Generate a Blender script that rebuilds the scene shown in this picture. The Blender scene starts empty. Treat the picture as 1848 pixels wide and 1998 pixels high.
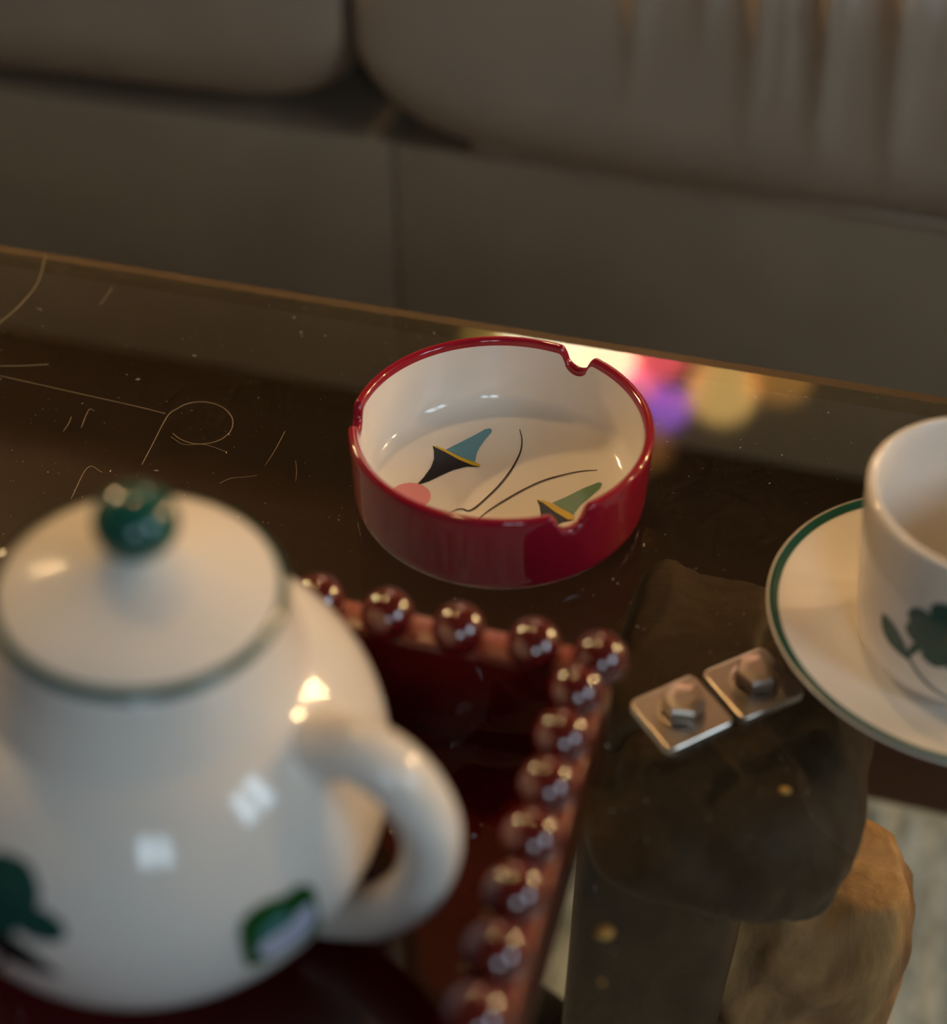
import bpy, bmesh, math, random
from mathutils import Vector, Matrix, Euler
random.seed(7)
R = math.radians
scene = bpy.context.scene
COL = scene.collection
YAW = R(-16)            # table, tray, sofa and room share this turn against the camera
H = 0.42                # height of the glass table top above the floor

# ------------------------------------------------------------------ camera
cam_d = bpy.data.cameras.new('camera')
cam = bpy.data.objects.new('camera', cam_d); COL.objects.link(cam)
cam.location = (0, 0, H + 0.34036)
cam.rotation_euler = (R(90 - 41.5), 0, 0)
cam_d.sensor_fit = 'HORIZONTAL'; cam_d.sensor_width = 36.0
cam_d.lens = 2700 / 1848 * 36
cam_d.clip_start = 0.01
cam_d.dof.use_dof = True
cam_d.dof.focus_distance = 0.535
cam_d.dof.aperture_fstop = 4.5
scene.camera = cam

# ------------------------------------------------------------------ world, exposure
SKY = 11.0
world = bpy.data.worlds.new('sky'); scene.world = world
world.use_nodes = True
bg = world.node_tree.nodes['Background']
bg.inputs['Color'].default_value = (0.66, 0.84, 1.0, 1)
bg.inputs['Strength'].default_value = SKY
scene.view_settings.view_transform = 'Standard'
scene.view_settings.look = 'None'
scene.view_settings.exposure = 0.06
scene.view_settings.gamma = 1.0
scene.view_settings.use_curve_mapping = False
scene.cycles.sample_clamp_indirect = 6.0
scene.cycles.max_bounces = 6
scene.cycles.adaptive_threshold = 0.035
scene.cycles.transparent_max_bounces = 16
scene.cycles.caustics_reflective = False
scene.cycles.caustics_refractive = False
BULB = 850.0            # radiance of the warm bulbs

# ------------------------------------------------------------------ room frame
def W(ex, ey, z):
    c, s = math.cos(YAW), math.sin(YAW)
    return Vector((ex * c - ey * s, ex * s + ey * c, z))

# windows: (wall, centre along the wall, sill, top, width)
EX0, EX1, EY0, EY1, ZC = -2.4, 2.1, -2.0, 2.05, 2.5
WIN_R = (-0.80, 0.05, 1.15, 2.15)      # right wall: ey0, ey1, z0, z1
WIN_B = (0.62, 1.40, 1.15, 2.05)        # wall behind the camera: ex0, ex1, z0, z1

def portal(name, loc, direction, sx, sy):
    l = bpy.data.lights.new(name, 'AREA'); l.shape = 'RECTANGLE'; l.size = sx; l.size_y = sy
    l.cycles.is_portal = True
    o = bpy.data.objects.new(name, l); COL.objects.link(o)
    o.location = loc; o.rotation_euler = Vector(direction).to_track_quat('-Z', 'Z').to_euler()
    return o
portal('window_portal', W(EX1 + 0.10, (WIN_R[0] + WIN_R[1]) / 2, (WIN_R[2] + WIN_R[3]) / 2), W(-1, 0, 0), WIN_R[1] - WIN_R[0], WIN_R[3] - WIN_R[2])
portal('window_portal', W((WIN_B[0] + WIN_B[1]) / 2, EY0 - 0.10, (WIN_B[2] + WIN_B[3]) / 2), W(0, 1, 0), WIN_B[1] - WIN_B[0], WIN_B[3] - WIN_B[2])

# ------------------------------------------------------------------ materials
MATS = {}
def mat(name, color=(.8, .8, .8), rough=.5, spec=.5, metal=0.0, coat=0.0, emit=None, estr=0.0,
        noise=None, bump=None, sheen=0.0):
    """noise=(scale, dark colour, detail): colour mottling; bump=(scale, strength, distance)"""
    if name in MATS: return MATS[name]
    m = bpy.data.materials.new(name); m.use_nodes = True
    nt = m.node_tree; b = nt.nodes['Principled BSDF']
    b.inputs['Base Color'].default_value = (*color, 1)
    b.inputs['Roughness'].default_value = rough
    b.inputs['Specular IOR Level'].default_value = spec
    b.inputs['Metallic'].default_value = metal
    b.inputs['Coat Weight'].default_value = coat
    b.inputs['Coat Roughness'].default_value = 0.03
    b.inputs['Sheen Weight'].default_value = sheen
    if emit:
        b.inputs['Emission Color'].default_value = (*emit, 1)
        b.inputs['Emission Strength'].default_value = estr
    if noise or bump:
        tc = nt.nodes.new('ShaderNodeTexCoord')
    if noise:
        n = nt.nodes.new('ShaderNodeTexNoise'); n.inputs['Scale'].default_value = noise[0]
        n.inputs['Detail'].default_value = noise[2]
        nt.links.new(tc.outputs['Object'], n.inputs['Vector'])
        r = nt.nodes.new('ShaderNodeValToRGB')
        r.color_ramp.elements[0].position = .35; r.color_ramp.elements[1].position = .65
        r.color_ramp.elements[0].color = (*noise[1], 1); r.color_ramp.elements[1].color = (*color, 1)
        nt.links.new(n.outputs['Fac'], r.inputs['Fac'])
        nt.links.new(r.outputs['Color'], b.inputs['Base Color'])
    if bump:
        n2 = nt.nodes.new('ShaderNodeTexNoise'); n2.inputs['Scale'].default_value = bump[0]
        n2.inputs['Detail'].default_value = 6
        nt.links.new(tc.outputs['Object'], n2.inputs['Vector'])
        bp = nt.nodes.new('ShaderNodeBump'); bp.inputs['Strength'].default_value = bump[1]
        bp.inputs['Distance'].default_value = bump[2]
        nt.links.new(n2.outputs['Fac'], bp.inputs['Height'])
        nt.links.new(bp.outputs['Normal'], b.inputs['Normal'])
    MATS[name] = m
    return m

def glass_mat(name, tint, ior=1.5, dusty=0.0, gloss=0.015):
    """clear sheet: what lies behind shows through, tinted; the outer face mirrors by Fresnel"""
    m = bpy.data.materials.new(name); m.use_nodes = True
    nt = m.node_tree; nt.nodes.clear()
    out = nt.nodes.new('ShaderNodeOutputMaterial')
    tr = nt.nodes.new('ShaderNodeBsdfTransparent'); tr.inputs['Color'].default_value = (*tint, 1)
    gl = nt.nodes.new('ShaderNodeBsdfGlossy'); gl.inputs['Roughness'].default_value = gloss
    fr = nt.nodes.new('ShaderNodeFresnel'); fr.inputs['IOR'].default_value = ior
    ge = nt.nodes.new('ShaderNodeNewGeometry')
    inv = nt.nodes.new('ShaderNodeMath'); inv.operation = 'SUBTRACT'; inv.inputs[0].default_value = 1.0
    nt.links.new(ge.outputs['Backfacing'], inv.inputs[1])
    mu = nt.nodes.new('ShaderNodeMath'); mu.operation = 'MULTIPLY'
    nt.links.new(fr.outputs['Fac'], mu.inputs[0]); nt.links.new(inv.outputs[0], mu.inputs[1])
    mx = nt.nodes.new('ShaderNodeMixShader')
    nt.links.new(mu.outputs[0], mx.inputs['Fac'])
    nt.links.new(tr.outputs[0], mx.inputs[1]); nt.links.new(gl.outputs[0], mx.inputs[2])
    last = mx
    if dusty:
        df = nt.nodes.new('ShaderNodeBsdfDiffuse'); df.inputs['Color'].default_value = (.55, .47, .36, 1)
        tc = nt.nodes.new('ShaderNodeTexCoord')
        n = nt.nodes.new('ShaderNodeTexNoise'); n.inputs['Scale'].default_value = 420; n.inputs['Detail'].default_value = 8
        n.inputs['Roughness'].default_value = .8
        nt.links.new(tc.outputs['Object'], n.inputs['Vector'])
        n3 = nt.nodes.new('ShaderNodeTexNoise'); n3.inputs['Scale'].default_value = 14; n3.inputs['Detail'].default_value = 3
        nt.links.new(tc.outputs['Object'], n3.inputs['Vector'])
        mr = nt.nodes.new('ShaderNodeMapRange'); mr.inputs['From Min'].default_value = .48; mr.inputs['From Max'].default_value = .75
        mr.inputs['To Min'].default_value = 0.002; mr.inputs['To Max'].default_value = dusty
        nt.links.new(n.outputs['Fac'], mr.inputs['Value'])
        mm = nt.nodes.new('ShaderNodeMath'); mm.operation = 'MULTIPLY'
        nt.links.new(mr.outputs[0], mm.inputs[0]); nt.links.new(n3.outputs['Fac'], mm.inputs[1])
        m4 = nt.nodes.new('ShaderNodeMath'); m4.operation = 'MULTIPLY'
        nt.links.new(mm.outputs[0], m4.inputs[0]); nt.links.new(inv.outputs[0], m4.inputs[1])
        mx2 = nt.nodes.new('ShaderNodeMixShader')
        nt.links.new(m4.outputs[0], mx2.inputs['Fac'])
        nt.links.new(mx.outputs[0], mx2.inputs[1]); nt.links.new(df.outputs[0], mx2.inputs[2])
        last = mx2
    nt.links.new(last.outputs[0], out.inputs['Surface'])
    return m

CERAMIC = mat('glazed_white_ceramic', (.80, .75, .68), .10, .5)
GREEN = mat('green_glaze', (.006, .085, .062), .14, .5, coat=.4)
GREEN_PAINT = mat('green_painted_glaze', (.008, .075, .058), .18, .5)
DARK_PAINT = mat('blackish_green_paint', (.006, .022, .022), .2)
LACQUER = mat('red_lacquer', (.10, .007, .006), .03, .6, coat=.5)
RIM_SHEEN = mat('red_lacquer_painted_sheen', (.30, .050, .022), .34, 1.0, noise=(60, (.24, .036, .016), 3))  # lacquer with the warm reflected sheen put into its lighter orange colour
BEADMAT = mat('red_lacquer_bead', (.095, .006, .006), .04, .9, coat=.7)
CRIMSON = mat('crimson_glaze', (.30, .007, .024), .09, .6)
STEEL = mat('worn_steel', (.62, .56, .50), .30, .5, metal=1.0, noise=(90, (.50, .42, .35), 4))
LEATHER = mat('taupe_leather', (.335, .250, .168), .44, .45, noise=(9, (.300, .222, .148), 5), bump=(420, .12, .001))
LEATHER_C = mat('taupe_leather_cushion', (.370, .282, .205), .36, .5, noise=(11, (.330, .250, .180), 5), bump=(380, .15, .001))
BLACK = mat('black_cloth', (.008, .008, .009), .8, .2, noise=(60, (.004, .004, .005), 3))
BRASS = mat('brass', (.62, .42, .16), .25, .5, metal=1.0, noise=(30, (.5, .33, .12), 3))
WHITEWALL = mat('wall_plaster', (.19, .185, .18), .85, .3, noise=(3, (.175, .17, .165), 3))
WALLBACK = mat('wall_dark_wood_paint', (.14, .088, .042), .85, .3, noise=(3, (.125, .078, .037), 3))
CEILMAT = mat('ceiling_plaster', (.07, .06, .05), .9, .2, noise=(3, (.06, .052, .043), 3))
FRAMEW = mat('white_painted_wood', (.7, .68, .64), .4, .4, noise=(25, (.64, .62, .58), 3))
SMALLBULB = mat('lit_small_bulb', (1, .8, .5), .3, .5, emit=(1.0, .62, .26), estr=420)
BULBM = mat('lit_bulb', (1, .8, .5), .3, .5, emit=(1.0, .66, .32), estr=BULB)
TABLE_GLASS = glass_mat('table_glass', (.93, .92, .86), 1.55, .07, .045)
EDGE_GLASS = glass_mat('bevelled_glass_edge', (.80, .76, .60), 9.0)
PANE_GLASS = glass_mat('window_glass', (.95, .97, .97), 1.45)

def wood_floor():
    m = bpy.data.materials.new('dark_wood_floor'); m.use_nodes = True
    nt = m.node_tree; b = nt.nodes['Principled BSDF']
    tc = nt.nodes.new('ShaderNodeTexCoord'); mp = nt.nodes.new('ShaderNodeMapping')
    mp.inputs['Scale'].default_value = (1, 1, 1)
    nt.links.new(tc.outputs['Object'], mp.inputs['Vector'])
    n = nt.nodes.new('ShaderNodeTexNoise'); n.inputs['Scale'].default_value = 6; n.inputs['Detail'].default_value = 8
    mp2 = nt.nodes.new('ShaderNodeMapping'); mp2.inputs['Scale'].default_value = (1, 9, 1)
    nt.links.new(tc.outputs['Object'], mp2.inputs['Vector']); nt.links.new(mp2.outputs[0], n.inputs['Vector'])
    r = nt.nodes.new('ShaderNodeValToRGB')
    r.color_ramp.elements[0].color = (.020, .008, .0045, 1); r.color_ramp.elements[1].color = (.046, .018, .009, 1)
    nt.links.new(n.outputs['Fac'], r.inputs['Fac']); nt.links.new(r.outputs[0], b.inputs['Base Color'])
    b.inputs['Roughness'].default_value = .4
    return m
def rug_mat():
    m = bpy.data.materials.new('grey_wool'); m.use_nodes = True
    nt = m.node_tree; b = nt.nodes['Principled BSDF']
    tc = nt.nodes.new('ShaderNodeTexCoord')
    n = nt.nodes.new('ShaderNodeTexNoise'); n.inputs['Scale'].default_value = 60; n.inputs['Detail'].default_value = 4
    mp = nt.nodes.new('ShaderNodeMapping'); mp.inputs['Scale'].default_value = (1.0, .35, 1)
    nt.links.new(tc.outputs['Object'], mp.inputs['Vector']); nt.links.new(mp.outputs[0], n.inputs['Vector'])
    r = nt.nodes.new('ShaderNodeValToRGB')
    r.color_ramp.elements[0].position = .3; r.color_ramp.elements[1].position = .7
    r.color_ramp.elements[0].color = (.17, .23, .29, 1); r.color_ramp.elements[1].color = (.62, .74, .90, 1)
    nt.links.new(n.outputs['Fac'], r.inputs['Fac']); nt.links.new(r.outputs[0], b.inputs['Base Color'])
    b.inputs['Roughness'].default_value = .95; b.inputs['Sheen Weight'].default_value = .3
    return m
def rock_mat(name, c0, c1, c2, scale):
    m = bpy.data.materials.new(name); m.use_nodes = True
    nt = m.node_tree; b = nt.nodes['Principled BSDF']
    tc = nt.nodes.new('ShaderNodeTexCoord'); mp = nt.nodes.new('ShaderNodeMapping')
    mp.inputs['Scale'].default_value = (1, 1, .4); mp.inputs['Rotation'].default_value = (.2, .3, 0)
    nt.links.new(tc.outputs['Object'], mp.inputs['Vector'])
    n = nt.nodes.new('ShaderNodeTexNoise'); n.inputs['Scale'].default_value = scale; n.inputs['Detail'].default_value = 9
    n.inputs['Roughness'].default_value = .65; n.inputs['Distortion'].default_value = .6
    nt.links.new(mp.outputs[0], n.inputs['Vector'])
    r = nt.nodes.new('ShaderNodeValToRGB')
    r.color_ramp.elements[0].position = .32; r.color_ramp.elements[1].position = .68
    r.color_ramp.elements[0].color = (*c0, 1); r.color_ramp.elements[1].color = (*c2, 1)
    e = r.color_ramp.elements.new(.5); e.color = (*c1, 1)
    nt.links.new(n.outputs['Fac'], r.inputs['Fac']); nt.links.new(r.outputs[0], b.inputs['Base Color'])
    bp = nt.nodes.new('ShaderNodeBump'); bp.inputs['Strength'].default_value = .5; bp.inputs['Distance'].default_value = .003
    nt.links.new(n.outputs['Fac'], bp.inputs['Height']); nt.links.new(bp.outputs[0], b.inputs['Normal'])
    b.inputs['Roughness'].default_value = .6
    return m
FLOORM = wood_floor(); RUGM = rug_mat()
STONE_DARK = rock_mat('dark_brown_stone', (.024, .013, .007), (.050, .029, .015), (.090, .055, .030), 30)
STONE_TAN = rock_mat('tan_weathered_stone', (.13, .066, .034), (.36, .205, .095), (.62, .38, .18), 26)

# ------------------------------------------------------------------ mesh helpers
def link(name, me, m, parent=None, smooth=True, loc=None, rot=None):
    me.materials.append(m) if m else None
    o = bpy.data.objects.new(name, me); COL.objects.link(o)
    if smooth:
        for p in me.polygons: p.use_smooth = True
    if parent: o.parent = parent
    if loc is not None: o.location = loc
    if rot is not None: o.rotation_euler = rot
    return o
def mesh_py(name, v, f, m, parent=None, smooth=True, loc=None, rot=None):
    me = bpy.data.meshes.new(name); me.from_pydata([tuple(x) for x in v], [], f); me.update()
    return link(name, me, m, parent, smooth, loc, rot)
def mesh_bm(name, bm, m, parent=None, smooth=True, loc=None, rot=None):
    bmesh.ops.recalc_face_normals(bm, faces=bm.faces)
    me = bpy.data.meshes.new(name); bm.to_mesh(me); bm.free()
    return link(name, me, m, parent, smooth, loc, rot)
def thing(name, label, cat, loc=(0, 0, 0), rot=(0, 0, 0), group=None):
    o = bpy.data.objects.new(name, None); COL.objects.link(o)
    o.empty_display_size = .02; o.location = loc; o.rotation_euler = rot
    return tag(o, label, cat, group)
def tag(o, label, cat, group=None):
    o['label'] = label; o['category'] = cat
    if group: o['group'] = group
    return o
def struct(o):
    o['kind'] = 'structure'; return o
def lathe_data(profile, n=96, closed_top=False, xf=None):
    v, f = [], []
    for (r, z) in profile:
        for i in range(n):
            a = 2 * math.pi * i / n
            p = Vector((r * math.cos(a), r * math.sin(a), z))
            v.append(xf @ p if xf else p)
    for k in range(len(profile) - 1):
        for i in range(n):
            j = (i + 1) % n
            f.append((k * n + i, k * n + j, (k + 1) * n + j, (k + 1) * n + i))
    return v, f
def lathe(name, profile, m, parent=None, n=96, loc=None, xf=None):
    v, f = lathe_data(profile, n, xf=xf)
    bm = bmesh.new()
    vs = [bm.verts.new(p) for p in v]
    for q in f:
        bm.faces.new([vs[i] for i in q])
    bmesh.ops.remove_doubles(bm, verts=bm.verts, dist=1e-6)
    bmesh.ops.dissolve_degenerate(bm, dist=1e-7, edges=bm.edges)
    return mesh_bm(name, bm, m, parent, True, loc)
def add_box(bm, c, s, bevel=0.0, seg=2, rot=None):
    r = bmesh.ops.create_cube(bm, size=1.0)
    vs = r['verts']
    for q in vs: q.co = Vector((q.co.x * s[0], q.co.y * s[1], q.co.z * s[2]))
    if bevel:
        es = list({e for q in vs for e in q.link_edges})
        g = bmesh.ops.bevel(bm, geom=es, offset=bevel, segments=seg, affect='EDGES', profile=.5)
        vs = list({q for fa in g['faces'] for q in fa.verts} | {q for q in vs if q.is_valid})
    for q in vs:
        if rot: q.co = rot @ q.co
        q.co += Vector(c)
def box(name, c, s, m, parent=None, bevel=0.0, seg=2, smooth=False, loc=None, rot=None):
    bm = bmesh.new(); add_box(bm, c, s, bevel, seg)
    return mesh_bm(name, bm, m, parent, smooth, loc, rot)
def tube_bm(bm, pts, rad, n=12, closed=False, squash=None, cap=True):
    pts = [Vector(p) for p in pts]; N = len(pts)
    if not callable(rad):
        rr = rad; rad = lambda t: rr
    rings = []; up = Vector((0, 0, 1)); nrm = None
    for i in range(N):
        t = (pts[(i + 1) % N] - pts[i - 1]) if (closed or 0 < i < N - 1) else (pts[1] - pts[0] if i == 0 else pts[-1] - pts[-2])
        t.normalize()
        if nrm is None:
            nrm = up.cross(t)
            if nrm.length < 1e-4: nrm = Vector((1, 0, 0)).cross(t)
            nrm.normalize()
        else:
            nrm = (nrm - t * nrm.dot(t)).normalized()
        b = t.cross(nrm); r = rad(i / max(1, N - 1))
        a, c = (r, r) if not squash else (r * squash[0], r * squash[1])
        rings.append([bm.verts.new(pts[i] + nrm * (a * math.cos(2 * math.pi * k / n)) + b * (c * math.sin(2 * math.pi * k / n))) for k in range(n)])
    M = N if closed else N - 1
    for i in range(M):
        A, B = rings[i], rings[(i + 1) % N]
        for k in range(n):
            bm.faces.new((A[k], A[(k + 1) % n], B[(k + 1) % n], B[k]))
    if cap and not closed:
        bm.faces.new(rings[0]); bm.faces.new(rings[-1])
def tube(name, pts, rad, m, parent=None, n=12, closed=False, squash=None, loc=None, rot=None):
    bm = bmesh.new(); tube_bm(bm, pts, rad, n, closed, squash)
    return mesh_bm(name, bm, m, parent, True, loc, rot)
def catmull(P, k=8):
    P = [Vector(p) for p in P]; out = []
    Q = [P[0] * 2 - P[1]] + P + [P[-1] * 2 - P[-2]]
    for i in range(1, len(Q) - 2):
        a, b, c, d = Q[i - 1], Q[i], Q[i + 1], Q[i + 2]
        for j in range(k):
            t = j / k
            out.append(.5 * ((2 * b) + (c - a) * t + (2 * a - 5 * b + 4 * c - d) * t * t + (3 * b - a - 3 * c + d) * t ** 3))
    out.append(P[-1]); return out
def smooth_closed(P, k=5):
    """closed Catmull-Rom through 2D points"""
    P = [Vector(p) for p in P]; n = len(P); out = []
    for i in range(n):
        a, b, c, d = P[i - 1], P[i], P[(i + 1) % n], P[(i + 2) % n]
        for j in range(k):
            t = j / k
            out.append(.5 * ((2 * b) + (c - a) * t + (2 * a - 5 * b + 4 * c - d) * t * t + (3 * b - a - 3 * c + d) * t ** 3))
    return out
def painted(name, poly, place, m, parent, cell=None):
    """a painted patch: fills a 2D outline, cuts it fine and lays it on a surface with place(u, v)"""
    bm = bmesh.new()
    vs = [bm.verts.new((p[0], p[1], 0)) for p in poly]
    f = bm.faces.new(vs)
    bmesh.ops.triangulate(bm, faces=[f])
    if cell:
        for _ in range(6):
            long = [e for e in bm.edges if e.calc_length() > cell]
            if not long: break
            bmesh.ops.subdivide_edges(bm, edges=long, cuts=1)
            bmesh.ops.triangulate(bm, faces=bm.faces)
    for v in bm.verts: v.co = Vector(place(v.co.x, v.co.y))
    me = bpy.data.meshes.new(name); bm.to_mesh(me); bm.free()
    return link(name, me, m, parent, True)
def icos(name, r, m, parent=None, sub=3, scale=(1, 1, 1), loc=None, xf=None, fn=None):
    bm = bmesh.new(); bmesh.ops.create_icosphere(bm, subdivisions=sub, radius=r)
    for v in bm.verts:
        v.co = Vector((v.co.x * scale[0], v.co.y * scale[1], v.co.z * scale[2]))
        if fn: v.co = fn(v.co)
        if xf: v.co = xf @ v.co
    return mesh_bm(name, bm, m, parent, True, loc)
ROT = (0, 0, YAW)

# ================================================================== SETTING
def wall_with_hole(name, axis, pos, a0, a1, hole, t=.12):
    """axis 'x': wall plane at ex = pos running along ey; 'y': plane at ey = pos running along ex"""
    bm = bmesh.new()
    def piece(u0, u1, z0, z1):
        if u1 - u0 < 1e-4 or z1 - z0 < 1e-4: return
        c = (pos, (u0 + u1) / 2, (z0 + z1) / 2) if axis == 'x' else ((u0 + u1) / 2, pos, (z0 + z1) / 2)
        s = (t, u1 - u0, z1 - z0) if axis == 'x' else (u1 - u0, t, z1 - z0)
        add_box(bm, c, s)
    if hole:
        h0, h1, z0, z1 = hole
        piece(a0, h0, 0, ZC); piece(h1, a1, 0, ZC); piece(h0, h1, 0, z0); piece(h0, h1, z1, ZC)
    else:
        piece(a0, a1, 0, ZC)
    return struct(mesh_bm(name, bm, WALLBACK if name == 'wall_back' else WHITEWALL, None, False, None, ROT))
struct(box('floor', ((EX0 + EX1) / 2, (EY0 + EY1) / 2, -.05), (EX1 - EX0 + .4, EY1 - EY0 + .4, .1), FLOORM, rot=ROT))
struct(box('ceiling', ((EX0 + EX1) / 2, (EY0 + EY1) / 2, ZC + .05), (EX1 - EX0 + .4, EY1 - EY0 + .4, .1), CEILMAT, rot=ROT))
wall_with_hole('wall_right', 'x', EX1 + .06, EY0 - .12, EY1 + .12, WIN_R)
wall_with_hole('wall_left', 'x', EX0 - .06, EY0 - .12, EY1 + .12, None)
wall_with_hole('wall_front', 'y', EY0 - .06, EX0, EX1, WIN_B)
wall_with_hole('wall_back', 'y', EY1 + .06, EX0, EX1, None)
def window(name, axis, pos, hole):
    h0, h1, z0, z1 = hole; fw = .055
    root = bpy.data.objects.new(name, None); COL.objects.link(root); root.rotation_euler = ROT; struct(root)
    def bar(u0, u1, za, zb, nm, m, th):
        c = (pos, (u0 + u1) / 2, (za + zb) / 2) if axis == 'x' else ((u0 + u1) / 2, pos, (za + zb) / 2)
        s = (th, u1 - u0, zb - za) if axis == 'x' else (u1 - u0, th, zb - za)
        return box(nm, c, s, m, root, .004 if th > .02 else 0)
    bar(h0, h1, z0, z0 + fw, 'window_rail', FRAMEW, .06); bar(h0, h1, z1 - fw, z1, 'window_rail', FRAMEW, .06)
    bar(h0, h0 + fw, z0 + fw, z1 - fw, 'window_stile', FRAMEW, .06); bar(h1 - fw, h1, z0 + fw, z1 - fw, 'window_stile', FRAMEW, .06)
    mid = (h0 + h1) / 2
    bar(mid - .05, mid + .05, z0 + fw, z1 - fw, 'window_mullion', FRAMEW, .055)
    for u0, u1 in ((h0 + fw, mid - .05), (mid + .05, h1 - fw)):
        bar(u0, u1, z0 + fw, z1 - fw, 'window_pane', PANE_GLASS, .004)
    return root
window('window_1', 'x', EX1 + .06, WIN_R)
window('window_2', 'y', EY0 - .06, WIN_B)

# rug: woven ribs running across the room
def rug():
    x0, x1, y0, y1 = -1.0, 1.3, -.9, .62
    nx, ny = 380, 130
    v, f = [], []
    rnd = random.Random(3)
    row = [rnd.uniform(-.0012, .0012) for _ in range(nx + 1)]
    for j in range(ny + 1):
        for i in range(nx + 1):
            x = x0 + (x1 - x0) * i / nx; y = y0 + (y1 - y0) * j / ny
            edge = min(1, min(i, nx - i, j, ny - j) / 1.5)
            z = .010 * edge + edge * (.0016 * math.sin(i * math.pi / 2.0) + .0014 * math.sin(j * 2.1 + (i // 2 % 2) * math.pi) + row[i] + rnd.uniform(-.0012, .0012))
            v.append((x, y, max(z, .0005) if edge else .0005))
    for j in range(ny):
        for i in range(nx):
            a = j * (nx + 1) + i
            f.append((a, a + 1, a + nx + 2, a + nx + 1))
    o = mesh_py('rug', v, f, RUGM, rot=ROT)
    tag(o, 'grey ribbed wool rug on the floor under the glass table', 'rug')
rug()

# ================================================================== SOFA
SY = .935
sofa = thing('sofa', 'taupe leather sofa with plump seat cushions standing behind the glass table', 'sofa', W(0, SY + .45, 0), ROT)
oy = -(SY + .45)     # sofa-local ey offset
def leather_block(name, x0, x1, y0, y1, z0, z1, bev, seg=5):
    return box(name, ((x0 + x1) / 2, (y0 + y1) / 2 + oy, (z0 + z1) / 2), (x1 - x0, y1 - y0, z1 - z0), LEATHER, sofa, bev, seg, True)
BT = H - .150
for x0, x1, zt in ((-1.10, -.3345, BT - .005), (-.3335, .372, BT - .006), (.373, 1.12, BT - .006)):
    leather_block('base_panel', x0, x1, SY, SY + .85, .018, zt, .003)
leather_block('armrest', -1.36, -1.105, SY - .01, SY + .9, .02, H + .17, .06, 6)
leather_block('armrest', 1.125, 1.38, SY - .01, SY + .9, .02, H + .17, .06, 6)
leather_block('backrest', -1.10, 1.12, SY + .62, SY + .92, .02, H + .33, .07, 6)
for sx in (-1.28, 1.30):
    for sy in (SY + .06, SY + .82):
        box('foot', (sx, sy + oy, .011), (.07, .07, .022), BLACK, sofa, .003)

def ridge(x, c, w):
    d = (x - c) / w
    return math.exp(-d * d)
def cushion(x0, x1, folds, z_lo, z_hi, front, seed, sag):
    """a stuffed seat cushion: rounded section swept along ex, ends drawn in, gathers pressed into its front"""
    L = (x1 - x0) / 2; cx = (x0 + x1) / 2
    yc = front + .33; hy = .33; zc = (z_lo + z_hi) / 2; hz = (z_hi - z_lo) / 2
    nt_, na = 260, 150
    rnd = random.Random(seed); ph = [rnd.uniform(0, 6) for _ in range(4)]
    v, f = [], []
    for i in range(nt_ + 1):
        t = -1 + 2 * i / nt_
        # finer steps towards the drawn-in ends
        t = math.copysign(1 - (1 - abs(t)) ** 1.6, t)
        s = max(0.0, 1 - abs(t) ** 8) ** (1 / 2.5)
        sy_, sz_ = (.80 + .20 * s) * (s > 0) * min(1, s * 3), s
        x = cx + L * t
        for k in range(na):
            a = 2 * math.pi * k / na
            ca, sa = math.cos(a), math.sin(a)
            e = 2 / 4.5
            yy = -math.copysign(abs(ca) ** e, ca) * hy
            zz = math.copysign(abs(sa) ** e, sa) * hz
            y = yc + yy * (1 - .06 * (1 - s)) * min(1, s * 2.5); z = zc + zz * sz_
            zr = (z - z_lo) / (z_hi - z_lo)
            if yy < -hy * .5:
                fr = min(1, (-yy / hy - .5) * 2.5)
                y -= .012 * math.sin(math.pi * min(max(zr, 0), 1)) * fr           # stuffed belly
                y += .0022 * math.sin(x * 9 + ph[0]) * fr
                z += .004 * math.sin(x * 7 + ph[1]) * fr
                for c, w, amp, lo, tilt in folds:
                    g = max(0.0, min(1.0, (zr - lo) / (1.0 - lo)))
                    y -= amp * ridge(x + tilt * (z - z_lo), c, w) * g ** .8 * fr
            v.append((x, y + oy, z - sag * (x - x0) / (x1 - x0) * (1 - zr)))
    for i in range(nt_):
        for k in range(na):
            q = (k + 1) % na
            f.append((i * na + k, (i + 1) * na + k, (i + 1) * na + q, i * na + q))
    bm = bmesh.new(); vs = [bm.verts.new(p) for p in v]
    for q in f: bm.faces.new([vs[n] for n in q])
    bmesh.ops.remove_doubles(bm, verts=bm.verts, dist=1e-5)
    return bm
F = H - .172
F2 = [( -.135, .008, 0.0135, .45, .06), (-.10, .006, 0.0081, .55, .0), (-.055, .010, 0.0162, .35, .05), (-.030, .006, 0.0121, .45, .10),
      (-.005, .007, 0.0162, .30, .10), (.018, .005, 0.0108, .5, .22), (.045, .009, 0.0162, .25, .12), (.080, .008, 0.0162, .35, .02), (.12, .01, 0.0162, .3, .0), (.17, .012, 0.0135, .3, 0), (.24, .012, 0.0121, .4, .05)]
cush = []
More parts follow.
